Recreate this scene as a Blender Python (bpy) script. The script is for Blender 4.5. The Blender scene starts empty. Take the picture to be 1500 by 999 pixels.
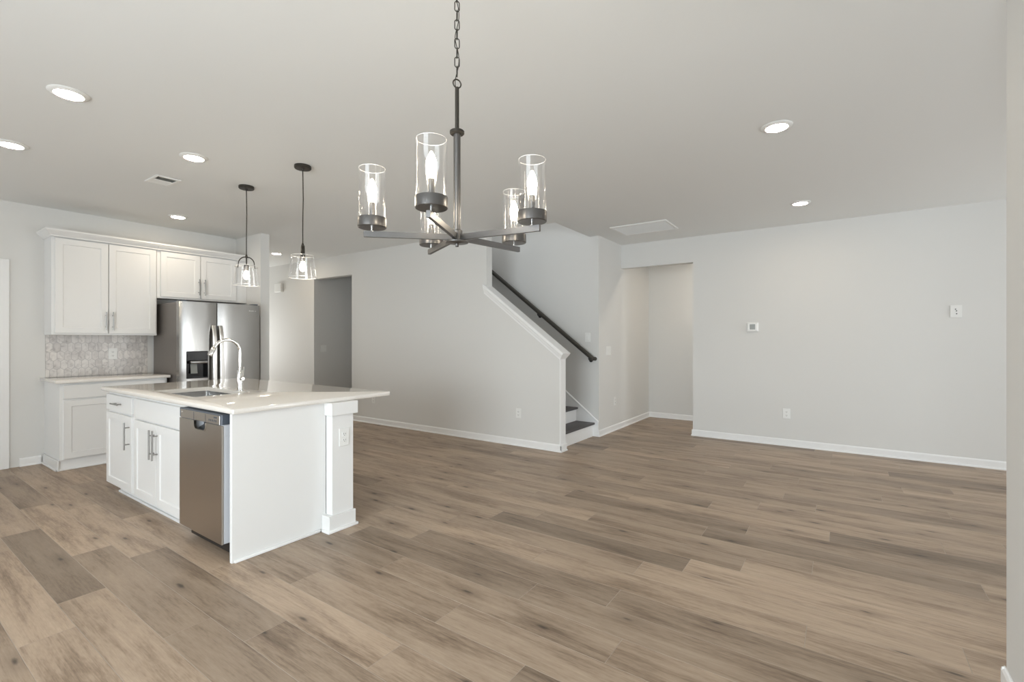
import bpy, bmesh, math, random
from mathutils import Vector, Matrix

random.seed(7)
SC = bpy.context.scene
COL = SC.collection
PI = math.pi
H = 2.743            # ceiling height

# ------------------------------------------------------------------ camera
cam_d = bpy.data.cameras.new('camera')
cam = bpy.data.objects.new('camera', cam_d)
COL.objects.link(cam)
cam_d.sensor_width = 36.0
cam_d.lens = 693.2 / 1500 * 36.0
cam_d.shift_y = -1.5 / 1500
cam_d.clip_start = 0.05
cam.location = (0, 0, 1.318)
cam.rotation_euler = (PI / 2, 0, 0.6069)
SC.camera = cam

# ------------------------------------------------------------------ world, exposure
SC.view_settings.view_transform = 'Standard'
SC.view_settings.look = 'None'
SC.view_settings.gamma = 1.0
SC.view_settings.use_curve_mapping = False
SC.view_settings.exposure = 0.0
W = bpy.data.worlds.new('sky')
SC.world = W
W.use_nodes = True
bg = W.node_tree.nodes['Background']
bg.inputs[0].default_value = (0.80, 0.90, 1.0, 1)
bg.inputs[1].default_value = 0.8


def area(name, loc, direction, sx, sy, power, color):
    l = bpy.data.lights.new(name, 'AREA')
    l.shape = 'RECTANGLE'
    l.size, l.size_y = sx, sy
    l.energy = power
    l.color = color
    o = bpy.data.objects.new(name, l)
    COL.objects.link(o)
    o.location = loc
    o.rotation_euler = Vector(direction).to_track_quat('-Z', 'Z').to_euler()
    return o


DAY = (0.88, 0.945, 1.0)
COOL = (0.84, 0.92, 1.0)
FILL = (0.98, 0.99, 1.0)
# level daylight at the living windows; the other lamps are added for brightness
area('unseen_patio_door_light', (-.85, -2.86, 1.15), (0, 1, -.05), 2.4, 2.2, 255, DAY)  # unseen door behind the camera, moved to balance light on wall and island
area('kitchen_up_fill', (-5.6, -2.92, 1.3), (0, .6, .8), 1.5, 1.0, 46, FILL)  # added lamp tilted up to brighten the kitchen side, at an invented window
area('daylight_living_window', (5.46, 3.7, 1.4), (-1, 0, 0), 1.5, 1.8, 38, COOL)
area('daylight_corner_window', (5.46, 5.5, 1.4), (-1, 0, 0), 1.5, 1.8, 12, COOL)
area('living_up_fill', (5.55, 3.7, 1.0), (-.6, 0, .8), 1.5, 1.4, 20, FILL)  # added, aimed upward to lift the ceiling brightness
area('corner_up_fill', (5.55, 5.67, 1.0), (-.6, 0, .8), 1.9, 1.4, 105, FILL)  # added upward lamp, brightens the ceiling on the living side
area('entry_fill', (-10.55, 4.15, 1.25), (1, 0, .05), 1.0, 2.0, 78, (1.0, .98, .95))  # added lamp that brightens the dark entry hall
area('stairwell_fill', (-4.4, 4.70, 4.2), (0, 1, -.3), 2.4, 1.2, 15, (1.0, .98, .95))  # added lamp that keeps the stairwell void from going black
area('passage_fill', (5.46, 7.46, 1.4), (-1, 0, 0), .8, 1.8, 130, (1.0, .97, .92))  # added lamp brightening the passage from its unseen end


# ------------------------------------------------------------------ materials
def mat(name, color=(.8, .8, .8), rough=.5, metal=0.0, spec=.5, coat=0.0, emit=None, estr=0.0):
    m = bpy.data.materials.new(name)
    m.use_nodes = True
    p = m.node_tree.nodes['Principled BSDF']
    p.inputs['Base Color'].default_value = (*color, 1)
    p.inputs['Roughness'].default_value = rough
    p.inputs['Metallic'].default_value = metal
    p.inputs['Specular IOR Level'].default_value = spec
    p.inputs['Coat Weight'].default_value = coat
    if emit:
        p.inputs['Emission Color'].default_value = (*emit, 1)
        p.inputs['Emission Strength'].default_value = estr
    return m


class NT:
    """tiny node helper"""
    def __init__(s, m):
        s.t = m.node_tree
        s.p = s.t.nodes.get('Principled BSDF')

    def n(s, typ, **kw):
        nd = s.t.nodes.new(typ)
        for k, v in kw.items():
            if k.startswith('i_'):
                key = k[2:]
                nd.inputs[int(key) if key.isdigit() else key.replace('_', ' ')].default_value = v
            else:
                setattr(nd, k, v)
        return nd

    def l(s, a, b):
        s.t.links.new(a, b)

    def math(s, op, a, b=None, clamp=False):
        nd = s.t.nodes.new('ShaderNodeMath')
        nd.operation = op
        nd.use_clamp = clamp
        for i, v in enumerate((a, b)):
            if v is None:
                continue
            if isinstance(v, (int, float)):
                nd.inputs[i].default_value = v
            else:
                s.l(v, nd.inputs[i])
        return nd.outputs[0]

    def mix(s, fac, a, b, blend='MIX'):
        nd = s.t.nodes.new('ShaderNodeMix')
        nd.data_type = 'RGBA'
        nd.blend_type = blend
        for inp, v in ((nd.inputs[0], fac), (nd.inputs[6], a), (nd.inputs[7], b)):
            if isinstance(v, (int, float)):
                inp.default_value = v
            elif isinstance(v, tuple):
                inp.default_value = (*v, 1)
            else:
                s.l(v, inp)
        return nd.outputs[2]

    def ramp(s, fac, stops):
        nd = s.t.nodes.new('ShaderNodeValToRGB')
        cr = nd.color_ramp
        while len(cr.elements) > 1:
            cr.elements.remove(cr.elements[-1])
        for i, (p, c) in enumerate(stops):
            e = cr.elements[0] if i == 0 else cr.elements.new(p)
            e.position = p
            e.color = (*c, 1)
        s.l(fac, nd.inputs[0])
        return nd.outputs[0]


def paint(name, color, rough=.6, bump=.02, scale=260):
    m = mat(name, color, rough, spec=.3)
    N = NT(m)
    tc = N.n('ShaderNodeTexCoord')
    no = N.n('ShaderNodeTexNoise', i_Scale=scale, i_Detail=2.0)
    N.l(tc.outputs['Object'], no.inputs['Vector'])
    b = N.n('ShaderNodeBump', i_Strength=bump, i_Distance=.002)
    N.l(no.outputs[0], b.inputs['Height'])
    N.l(b.outputs[0], N.p.inputs['Normal'])
    return m


M = {}
M['wall'] = paint('wall_paint', (.715, .710, .690), .62, .05)
M['ceiling'] = paint('ceiling_paint', (.805, .812, .800), .75, .05)
M['trim'] = paint('white_trim_paint', (.86, .86, .855), .38, .0)
M['cabinet'] = paint('white_cabinet_paint', (.80, .80, .79), .36, .0)
M['white_plastic'] = mat('white_plastic', (.82, .82, .80), .35)
M['grille'] = mat('grille_enamel', (.74, .74, .725), .5)
M['slot'] = mat('dark_slot', (.10, .10, .10), .6)
M['grey_screen'] = mat('grey_display', (.26, .27, .25), .2)
M['black_plastic'] = mat('black_plastic', (.012, .012, .013), .35)
M['gloss_black'] = mat('gloss_black', (.012, .012, .014), .08)
M['slate_plastic'] = mat('slate_plastic', (.075, .090, .115), .4)
M['liner'] = mat('pale_liner', (.62, .64, .68), .4)
M['chrome'] = mat('chrome', (.80, .79, .77), .12, 1.0)
M['nickel'] = mat('brushed_nickel', (.34, .335, .325), .30, 1.0)
M['bronze'] = mat('oil_rubbed_bronze', (.050, .045, .038), .42, .6)
M['graphite'] = mat('graphite_metal', (.150, .145, .142), .34, .9)
M['rail'] = mat('dark_stained_rail', (.050, .045, .036), .42)
M['tread'] = paint('charcoal_tread', (.105, .098, .100), .55, .3, 90)
M['fridge_side'] = mat('grey_fridge_side', (.185, .165, .150), .45, .2)
M['grout'] = mat('grout', (.36, .34, .33), .8)
M['brass_screw'] = mat('steel_pin', (.6, .58, .55), .3, 1.0)


def steel(name, color, rough, axis):
    m = mat(name, color, rough, 1.0)
    N = NT(m)
    tc = N.n('ShaderNodeTexCoord')
    mp = N.n('ShaderNodeMapping')
    mp.inputs['Scale'].default_value = (3, 3, 500) if axis == 'h' else (420, 420, 1.2)
    N.l(tc.outputs['Object'], mp.inputs[0])
    no = N.n('ShaderNodeTexNoise', i_Scale=1.0, i_Detail=3.0)
    N.l(mp.outputs[0], no.inputs['Vector'])
    r = N.math('MULTIPLY_ADD', no.outputs[0], .05)
    r.node.inputs[2].default_value = rough - .025
    N.l(r, N.p.inputs['Roughness'])
    # slow waviness of the sheet
    n2 = N.n('ShaderNodeTexNoise', i_Scale=2.2, i_Detail=0.0)
    N.l(tc.outputs['Object'], n2.inputs['Vector'])
    b = N.n('ShaderNodeBump', i_Strength=.25, i_Distance=.02)
    N.l(n2.outputs[0], b.inputs['Height'])
    N.l(b.outputs[0], N.p.inputs['Normal'])
    return m


M['steel'] = steel('stainless_steel', (.37, .36, .345), .21, 'v')
M['dw_steel'] = mat('dishwasher_steel', (.50, .465, .425), .30, 1.0)
M['bright_steel'] = mat('bright_handle_steel', (.78, .76, .73), .28, 1.0)
M['sink_steel'] = mat('sink_steel', (.58, .58, .58), .25, 1.0)


def quartz():
    m = mat('white_quartz', (.80, .78, .74), .07, spec=.55)
    N = NT(m)
    tc = N.n('ShaderNodeTexCoord')
    no = N.n('ShaderNodeTexNoise', i_Scale=240.0, i_Detail=2.0)
    N.l(tc.outputs['Object'], no.inputs['Vector'])
    c = N.ramp(no.outputs[0], [(.35, (.76, .725, .675)), (.6, (.82, .79, .745))])
    N.l(c, N.p.inputs['Base Color'])
    return m


M['quartz'] = quartz()


def thin_glass(name, strength=1.0, tint=(1, 1, 1)):
    m = bpy.data.materials.new(name)
    m.use_nodes = True
    t = m.node_tree
    t.nodes.remove(t.nodes['Principled BSDF'])
    out = t.nodes['Material Output']
    tr = t.nodes.new('ShaderNodeBsdfTransparent')
    tr.inputs[0].default_value = (*tint, 1)
    gl = t.nodes.new('ShaderNodeBsdfGlossy')
    gl.inputs['Roughness'].default_value = .02
    gl.inputs[0].default_value = (1, 1, 1, 1)
    # reflectance of a thin clear sheet: a few per cent face-on, rising towards the edges, the same from both sides
    lw = t.nodes.new('ShaderNodeLayerWeight')
    lw.inputs[0].default_value = .5
    pw = t.nodes.new('ShaderNodeMath')
    pw.operation = 'POWER'
    pw.inputs[1].default_value = 3.2
    mu = t.nodes.new('ShaderNodeMath')
    mu.operation = 'MULTIPLY_ADD'
    mu.inputs[1].default_value = .75 * strength
    mu.inputs[2].default_value = .035 * strength
    mu.use_clamp = True
    t.links.new(lw.outputs['Facing'], pw.inputs[0])
    t.links.new(pw.outputs[0], mu.inputs[0])
    mx = t.nodes.new('ShaderNodeMixShader')
    t.links.new(mu.outputs[0], mx.inputs[0])
    t.links.new(tr.outputs[0], mx.inputs[1])
    t.links.new(gl.outputs[0], mx.inputs[2])
    t.links.new(mx.outputs[0], out.inputs['Surface'])
    return m


M['glass'] = thin_glass('clear_lamp_glass', 1.0, (.995, .995, .995))
M['rim'] = mat('glass_rim_glint', (.9, .9, .9), .05, coat=1.0)  # opaque white stands in for the glint on clear glass edges
M['pane'] = thin_glass('window_glass', .8, (.98, .99, .99))


def emissive(name, color, strength):
    m = bpy.data.materials.new(name)
    m.use_nodes = True
    t = m.node_tree
    t.nodes.remove(t.nodes['Principled BSDF'])
    e = t.nodes.new('ShaderNodeEmission')
    e.inputs[0].default_value = (*color, 1)
    e.inputs[1].default_value = strength
    t.links.new(e.outputs[0], t.nodes['Material Output'].inputs['Surface'])
    return m


WARM = (1.0, .80, .58)
M['bulb'] = emissive('lit_bulb', (1.0, .87, .68), 60)
M['lens'] = emissive('lit_downlight_lens', (1.0, .84, .64), 112)


def floor_mat():
    m = mat('plank_floor', (.3, .23, .18), .42, spec=.4)
    N = NT(m)
    tc = N.n('ShaderNodeTexCoord')
    at = N.n('ShaderNodeAttribute', attribute_name='plank')
    sep = N.n('ShaderNodeSeparateXYZ')
    N.l(tc.outputs['Object'], sep.inputs[0])
    sa = N.n('ShaderNodeSeparateColor')
    N.l(at.outputs['Color'], sa.inputs[0])
    r1, r2, tone = sa.outputs[0], sa.outputs[1], sa.outputs[2]
    xo = N.math('ADD', sep.outputs[0], N.math('MULTIPLY', r1, 61.0))
    yo = N.math('ADD', sep.outputs[1], N.math('MULTIPLY', r2, 43.0))

    def vec(sx, sy):
        c = N.n('ShaderNodeCombineXYZ')
        N.l(N.math('MULTIPLY', xo, sx), c.inputs[0])
        N.l(N.math('MULTIPLY', yo, sy), c.inputs[1])
        N.l(r1, c.inputs[2])
        return c.outputs[0]

    def noise(sx, sy, det=4.0, rough=.6, dist=0.0):
        nd = N.n('ShaderNodeTexNoise', i_Scale=1.0, i_Detail=det, i_Roughness=rough, i_Distortion=dist)
        N.l(vec(sx, sy), nd.inputs['Vector'])
        return nd.outputs[0]

    broad = noise(1.1, 7.5, 5.0, .66, .35)
    streak = noise(2.6, 46.0, 4.0, .7, .2)
    fine = noise(9.0, 230.0, 2.0, .6)
    pore = noise(22.0, 120.0, 2.0, .6)
    wv = N.n('ShaderNodeTexWave', wave_type='BANDS', bands_direction='Y', i_Scale=1.0, i_Distortion=9.0, i_Detail=2.0)
    wv.inputs['Detail Scale'].default_value = .7
    N.l(vec(.9, 7.0), wv.inputs['Vector'])
    v = N.math('MULTIPLY', broad, .50)
    v = N.math('ADD', v, N.math('MULTIPLY', streak, .26))
    v = N.math('ADD', v, N.math('MULTIPLY', fine, .12))
    v = N.math('ADD', v, N.math('MULTIPLY', pore, .12))
    col = N.ramp(v, [(.34, (.130, .089, .060)), (.435, (.255, .186, .131)), (.51, (.366, .277, .202)), (.66, (.48, .377, .284))])
    # knots
    vo = N.n('ShaderNodeTexVoronoi', feature='F1', voronoi_dimensions='2D', i_Scale=1.0)
    N.l(vec(1.55, 5.2), vo.inputs['Vector'])
    vo.inputs['Randomness'].default_value = 1.0
    wob = noise(9, 26, 3, .6)
    d = N.math('ADD', vo.outputs['Distance'], N.math('MULTIPLY', N.math('SUBTRACT', wob, .5), .10))
    sc = N.n('ShaderNodeSeparateColor')
    N.l(vo.outputs['Color'], sc.inputs[0])
    keep = N.math('GREATER_THAN', sc.outputs[0], .50)
    core = N.n('ShaderNodeMapRange', interpolation_type='SMOOTHSTEP')
    core.inputs[1].default_value, core.inputs[2].default_value = .075, .008
    N.l(d, core.inputs[0])
    halo = N.n('ShaderNodeMapRange', interpolation_type='SMOOTHSTEP')
    halo.inputs[1].default_value, halo.inputs[2].default_value = .30, .03
    N.l(d, halo.inputs[0])
    col = N.mix(N.math('MULTIPLY', N.math('MULTIPLY', halo.outputs[0], keep), .36), col, (.13, .09, .062))
    col = N.mix(N.math('MULTIPLY', N.math('MULTIPLY', core.outputs[0], keep), .80), col, (.045, .033, .026))
    # plank tone: 0.5 neutral
    tn = N.math('MULTIPLY_ADD', tone, 1.0)
    tn.node.inputs[2].default_value = .50
    cm = N.n('ShaderNodeCombineColor')
    for i in range(3):
        N.l(tn, cm.inputs[i])
    col = N.mix(1.0, col, cm.outputs[0], 'MULTIPLY')
    col = N.mix(at.outputs['Alpha'], (.40, .33, .265), col)     # bevel edges painted lighter, as if catching light
    N.l(col, N.p.inputs['Base Color'])
    rr = N.math('MULTIPLY_ADD', streak, .2)
    rr.node.inputs[2].default_value = .33
    N.l(rr, N.p.inputs['Roughness'])
    b = N.n('ShaderNodeBump', i_Strength=.12, i_Distance=.002)
    N.l(N.math('ADD', fine, streak), b.inputs['Height'])
    N.l(b.outputs[0], N.p.inputs['Normal'])
    return m


M['floor'] = floor_mat()


def marble():
    m = mat('marble_mosaic', (.6, .57, .55), .3)
    N = NT(m)
    tc = N.n('ShaderNodeTexCoord')
    at = N.n('ShaderNodeAttribute', attribute_name='tile')
    sa = N.n('ShaderNodeSeparateColor')
    N.l(at.outputs['Color'], sa.inputs[0])
    add = N.n('ShaderNodeVectorMath', operation='MULTIPLY_ADD')
    N.l(at.outputs['Vector'], add.inputs[0])
    add.inputs[1].default_value = (31, 17, 23)
    N.l(tc.outputs['Object'], add.inputs[2])
    no = N.n('ShaderNodeTexNoise', i_Scale=14.0, i_Detail=4.0, i_Distortion=1.6)
    N.l(add.outputs[0], no.inputs['Vector'])
    c = N.ramp(no.outputs[0], [(.30, (.50, .475, .46)), (.42, (.66, .635, .615)), (.62, (.76, .735, .71))])
    tint = N.ramp(sa.outputs[0], [(0, (.80, .78, .77)), (.5, (.93, .92, .91)), (1, (1.0, .985, .965))])
    N.l(N.mix(at.outputs['Alpha'], (.47, .45, .435), N.mix(1.0, c, tint, 'MULTIPLY')), N.p.inputs['Base Color'])
    return m


M['marble'] = marble()

# ------------------------------------------------------------------ geometry helpers
WL = {}


def nb():
    return bmesh.new()


def box(bm, x0, x1, y0, y1, z0, z1, bev=0.0, seg=1):
    x0, x1 = min(x0, x1), max(x0, x1)
    y0, y1 = min(y0, y1), max(y0, y1)
    z0, z1 = min(z0, z1), max(z0, z1)
    r = bmesh.ops.create_cube(bm, size=1.0)
    vs = r['verts']
    for v in vs:
        v.co = Vector(((v.co.x + .5) * (x1 - x0) + x0, (v.co.y + .5) * (y1 - y0) + y0, (v.co.z + .5) * (z1 - z0) + z0))
    if bev:
        es = list({e for v in vs for e in v.link_edges})
        bmesh.ops.bevel(bm, geom=es, offset=bev, segments=seg, affect='EDGES', profile=.5)
    return bm


def prism(bm, pts, vec):
    """closed polygon pts (3-D) swept by vec"""
    vec = Vector(vec)
    a = [bm.verts.new(Vector(p)) for p in pts]
    b = [bm.verts.new(Vector(p) + vec) for p in pts]
    n = len(pts)
    bm.faces.new(a)
    bm.faces.new(b[::-1])
    for i in range(n):
        bm.faces.new((a[i], b[i], b[(i + 1) % n], a[(i + 1) % n]))
    return bm


def lathe(bm, prof, c=(0, 0, 0), seg=32, closed=False, ax='z'):
    """prof: (radius, height) list; radius 0 closes to a point"""
    c = Vector(c)

    def P(r, h, a):
        u, v = r * math.cos(a), r * math.sin(a)
        if ax == 'z':
            return c + Vector((u, v, h))
        if ax == 'y':
            return c + Vector((u, h, v))
        return c + Vector((h, u, v))
    rings = []
    for r, h in prof:
        if r < 1e-6:
            rings.append([bm.verts.new(P(0, h, 0))])
        else:
            rings.append([bm.verts.new(P(r, h, 2 * PI * i / seg)) for i in range(seg)])
    pairs = list(zip(rings, rings[1:]))
    if closed:
        pairs.append((rings[-1], rings[0]))
    for A, B in pairs:
        for i in range(seg):
            j = (i + 1) % seg
            if len(A) == 1 and len(B) == 1:
                continue
            if len(A) == 1:
                bm.faces.new((A[0], B[i], B[j]))
            elif len(B) == 1:
                bm.faces.new((A[i], B[0], A[j]))
            else:
                bm.faces.new((A[i], B[i], B[j], A[j]))
    return bm


def tube(bm, pts, r, seg=10, closed=False, sect=None):
    """sweep a circle (or a flat section sect=[(a,b)..]) along pts; r may be a list"""
    pts = [Vector(p) for p in pts]
    n = len(pts)
    rs = r if isinstance(r, (list, tuple)) else [r] * n
    T = []
    for i in range(n):
        if closed:
            t = pts[(i + 1) % n] - pts[i - 1]
        else:
            t = pts[min(i + 1, n - 1)] - pts[max(i - 1, 0)]
        T.append(t.normalized())
    up = Vector((0, 0, 1)) if abs(T[0].z) < .9 else Vector((1, 0, 0))
    if sect is not None and hasattr(sect, 'up'):
        up = sect.up
    N0 = (up - T[0] * up.dot(T[0])).normalized()
    rings = []
    for i in range(n):
        N0 = (N0 - T[i] * N0.dot(T[i])).normalized()
        B0 = T[i].cross(N0)
        sec = sect or [(math.cos(2 * PI * k / seg), math.sin(2 * PI * k / seg)) for k in range(seg)]
        rings.append([bm.verts.new(pts[i] + (N0 * a + B0 * b) * rs[i]) for a, b in sec])
    m = len(rings[0])
    rng = range(n) if closed else range(n - 1)
    for i in rng:
        A, B = rings[i], rings[(i + 1) % n]
        for k in range(m):
            bm.faces.new((A[k], A[(k + 1) % m], B[(k + 1) % m], B[k]))
    if not closed:
        bm.faces.new(rings[0][::-1])
        bm.faces.new(rings[-1])
    return bm


def arc(c, r, a0, a1, n, fx, fz):
    """points c + r*(cos a*fx + sin a*fz)"""
    c, fx, fz = Vector(c), Vector(fx), Vector(fz)
    return [c + r * (math.cos(a0 + (a1 - a0) * i / n) * fx + math.sin(a0 + (a1 - a0) * i / n) * fz) for i in range(n + 1)]


def obj(name, bm, m, parent=None, loc=None, smooth=True, angle=35):
    """world-space bmesh -> ONE mesh object, origin at loc (or the parent's origin)"""
    bmesh.ops.recalc_face_normals(bm, faces=bm.faces)
    base = Vector(loc) if loc is not None else (WL[parent.name] if parent is not None else Vector((0, 0, 0)))
    if base.length:
        bmesh.ops.translate(bm, verts=bm.verts, vec=-base)
    if smooth:
        ca = math.radians(angle)
        for f in bm.faces:
            f.smooth = True
        for e in bm.edges:
            if len(e.link_faces) != 2 or e.calc_face_angle(0) > ca:
                e.smooth = False
    me = bpy.data.meshes.new(name)
    bm.to_mesh(me)
    bm.free()
    me.materials.append(M[m] if isinstance(m, str) else m)
    o = bpy.data.objects.new(name, me)
    COL.objects.link(o)
    if parent is not None:
        o.parent = parent
        o.location = base - WL[parent.name]
    else:
        o.location = base
    WL[o.name] = base
    return o


def tag(o, label, cat, group=None):
    o['label'] = label
    o['category'] = cat
    if group:
        o['group'] = group
    return o


def thing(name, label, cat, loc, group=None):
    o = bpy.data.objects.new(name, None)
    o.empty_display_size = .05
    COL.objects.link(o)
    o.location = loc
    WL[o.name] = Vector(loc)
    return tag(o, label, cat, group)


def struct(name, bm, m='wall', parent=None, loc=None, smooth=False, **kw):
    o = obj(name, bm, m, parent, loc=loc, smooth=smooth, **kw)
    if parent is None:
        o['kind'] = 'structure'
    return o


def dup(root, loc, label=None):
    r = root.copy()
    COL.objects.link(r)
    r.location = loc
    if label:
        r['label'] = label
    for ch in list(root.children):
        c = ch.copy()
        COL.objects.link(c)
        c.parent = r
        for g in list(ch.children):
            d = g.copy()
            COL.objects.link(d)
            d.parent = c
    return r


# ------------------------------------------------------------------ plan of the place
XK, YA, YA2, XP = -7.018, 3.2706, 3.3898, -6.354
YS, YSB = 4.892, 5.007          # stair / long wall
YW = 5.980                      # far wall of the stairs
XH, YR, YF = -2.710, 6.788, 8.030
XD, YD = .512, 2.520             # wall close on the right
T = .115
XL, XE = -10.3, 5.2             # far left of the entry hall, window side of the living room
YB = -2.6                       # wall behind

# ------------------------------------------------------------------ floor
PITCH, LEN, Y0 = .1925, 1.39, .645


def build_floor():
    known = {0: -3.21, 1: -2.455, 3: -1.56, 5: -1.555, 6: -.79, 7: -1.345, 8: -.953, 9: -.128, 10: .428,
             11: -2.13, 12: -.47, 13: -.133, 14: -.77, 15: -.53, 16: -.06, 2: -1.05 + .3, 4: -1.05}
    tones = {(0, -4.6): .16, (11, -2.13): .20, (8, -2.343): .36, (4, -1.05): .32, (7, -2.735): .3, (15, -1.92): .34}
    bm = nb()
    cl = bm.loops.layers.float_color.new('plank')
    rng = random.Random(11)
    k0, k1 = math.floor((YB - .2 - Y0) / PITCH), math.ceil((8.2 - Y0) / PITCH)
    g, d = .0014, .0010
    for k in range(k0, k1):
        ya, yb = Y0 + k * PITCH, Y0 + (k + 1) * PITCH
        ph = known.get(k, rng.random() * LEN)
        i0 = math.floor((XL - .2 - ph) / LEN)
        i1 = math.ceil((XE + .2 - ph) / LEN)
        for i in range(i0, i1):
            xa, xb = ph + i * LEN, ph + (i + 1) * LEN
            tone = min(1, max(0, rng.gauss(.54, .13)))
            for (kk, xx), tv in tones.items():
                if kk == k and abs(xa - xx) < .15:
                    tone = tv
            c = (rng.random(), rng.random(), tone, 1)
            o = [bm.verts.new((x, y, -d)) for x, y in ((xa, ya), (xb, ya), (xb, yb), (xa, yb))]
            t = [bm.verts.new((x, y, 0)) for x, y in ((xa + g, ya + g), (xb - g, ya + g), (xb - g, yb - g), (xa + g, yb - g))]
            fs = [bm.faces.new(t)] + [bm.faces.new((o[j], o[(j + 1) % 4], t[(j + 1) % 4], t[j])) for j in range(4)]
            for n_, f in enumerate(fs):
                for lp in f.loops:
                    lp[cl] = c[:3] + (1.0 if n_ == 0 else 0.0,)
    struct('floor', bm, 'floor')
    b = nb()
    box(b, XL - .2, XE + .2, YB - .2, 8.2, -.12, -.004)
    struct('floor_slab', b, 'grout')


build_floor()

# ------------------------------------------------------------------ ceiling (with the stairwell opening) and walls
b = nb()
VX0, VX1 = -6.45, -2.850
box(b, XL - T, XE + T, YB - T, YSB + .012, H, H + .3)
box(b, XL - T, XE + T, YW + .03, YF + T, H, H + .3)
box(b, XL - T, VX0, YSB + .012, YW + .03, H, H + .3)
box(b, VX1, XE + T, YSB + .012, YW + .03, H, H + .3)
struct('ceiling', b, 'ceiling')

b = nb()
box(b, XK - T, XK, YB - T, YA, 0, H)
struct('wall_kitchen', b)
b = nb()
box(b, XL - T, XP, YA, YA2, 0, H)
struct('wall_alcove', b)
# long wall with the corridor opening, the full-height end at the stairs, and the sloped knee wall
SL = .745
CAPB = lambda x: 1.089 + SL * (-2.712 - x)       # underside of the sloped cap
b = nb()
OX0, OX1, OZ = -7.67, -6.605, 2.395
XW = -3.80
box(b, XL - T, OX0, YS, YSB, 0, H)
box(b, OX0, OX1, YS, YSB, OZ, H)
box(b, OX1, XW, YS, YSB, 0, H)
prism(b, [(XW, YS, 0), (-2.712, YS, 0), (-2.712, YS, CAPB(-2.712) + .02), (XW, YS, CAPB(XW) + .02)], (0, T, 0))
struct('wall_stair', b)
b = nb()
box(b, OX0 - T, OX0, YSB, 7.4, 0, H)
box(b, OX1, OX1 + T, YSB, 7.4, 0, H)
box(b, OX0 - T, OX1 + T, 7.4, 7.4 + T, 0, H)
struct('wall_corridor', b)
b = nb()
box(b, VX0 - .02, XH - T, YW, YW + T, 0, 5.2)
struct('wall_stairback', b)
b = nb()
box(b, VX0 - T, VX0, YS, YW + T, H + .3, 5.2)
box(b, VX0, -5.6, YS, YSB, H + .3, 5.2)
box(b, -3.2, VX1, YS, YSB, H + .3, 5.2)
box(b, -5.6, -3.2, YS, YSB, H + .3, 3.6)  # opening left for the added stairwell lamp
box(b, -5.6, -3.2, YS, YSB, 4.8, 5.2)
box(b, VX1, VX1 + T, YS, YW + T, H + .3, 5.2)
box(b, VX0 - T, VX1 + T, YS, YW + T, 5.2, 5.3)
struct('wall_upstairs', b)
b = nb()
box(b, XH - T, XH, YW, YF + T, 0, H)
struct('wall_hall', b)
b = nb()
RX0 = -1.674
box(b, RX0, XE + T, YR, YR + T, 0, H)
box(b, XH, RX0, YR, YR + T, 2.392, H)
struct('wall_right', b)
b = nb()
box(b, XH, XE, YF, YF + T, 0, H)
struct('wall_passage', b)
b = nb()
box(b, XD, XD + T, YB - T, YD, 0, H)
struct('wall_dining', b)


def wall_with_holes(name, axis, c0, c1, a0, a1, holes):
    """wall slab between c0..c1 on its thin axis, running a0..a1, with (s,e,z0,z1) openings"""
    bm = nb()

    def bx(s, e, z0, z1):
        if e - s < 1e-4 or z1 - z0 < 1e-4:
            return
        if axis == 'x':
            box(bm, c0, c1, s, e, z0, z1)
        else:
            box(bm, s, e, c0, c1, z0, z1)
    cur = a0
    for s, e, z0, z1 in sorted(holes):
        bx(cur, s, 0, H)
        bx(s, e, 0, z0)
        bx(s, e, z1, H)
        cur = e
    bx(cur, a1, 0, H)
    return struct(name, bm)


def window(n, axis, c, s, e, z0, z1, mull=1, kind='window'):
    """frame with bars and a thin pane, standing in an opening; c = middle of the wall thickness"""
    def bx(bm, a0, a1, zz0, zz1, h=.03):
        if axis == 'x':
            box(bm, c - h, c + h, a0, a1, zz0, zz1, .003)
        else:
            box(bm, a0, a1, c - h, c + h, zz0, zz1, .003)
    f = nb()
    w = .05
    bx(f, s, s + w, z0, z1)
    bx(f, e - w, e, z0, z1)
    bx(f, s + w, e - w, z0, z0 + w)
    bx(f, s + w, e - w, z1 - w, z1)
    for i in range(mull):
        x = s + (e - s) * (i + 1) / (mull + 1)
        bx(f, x - .03, x + .03, z0 + w, z1 - w)
    if kind == 'window':
        zm = (z0 + z1) / 2
        bx(f, s + w, e - w, zm - .02, zm + .02, .02)
    fr = struct('%s_%d' % (kind, n), f, 'trim')
    g = nb()
    bx(g, s + w, e - w, z0 + w, z1 - w, .004)
    obj('pane', g, 'pane', fr, smooth=False)
    return fr


wall_with_holes('wall_back', 'y', YB - T, YB, XK - T, XD + T, [(-2.05, .35, .0, 2.25), (-6.35, -4.85, 1.0, 2.2)])
wall_with_holes('wall_entry', 'x', XL - T, XL, YA2, YS, [(3.62, 4.68, .2, 2.3)])
window(5, 'x', XL - T / 2, 3.62, 4.68, .2, 2.3, 1)  # window made up to give the added entry lamp an opening
wall_with_holes('wall_passage_end', 'x', XE, XE + T, YR + T, YF + T, [(7.04, 7.88, .5, 2.3)])
window(6, 'x', XE + T / 2, 7.04, 7.88, .5, 2.3, 0)  # window made up for the added passage lamp
window(2, 'y', YB - T / 2, -2.05, .35, .0, 2.25, 1, 'door')  # unseen glass door, placed for the light it lets in
window(1, 'y', YB - T / 2, -6.35, -4.85, 1.0, 2.2, 1)  # unseen window, put in for the added kitchen lamp
wall_with_holes('wall_garden', 'y', YD - T, YD, XD + T, XE + T, [(1.8, 4.2, .5, 2.3)])
window(2, 'y', YD - T / 2, 1.8, 4.2, .5, 2.3, 1)
wall_with_holes('wall_living', 'x', XE, XE + T, YD, YR, [(2.95, 4.45, .5, 2.3), (4.75, 6.6, .5, 2.3)])
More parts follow.
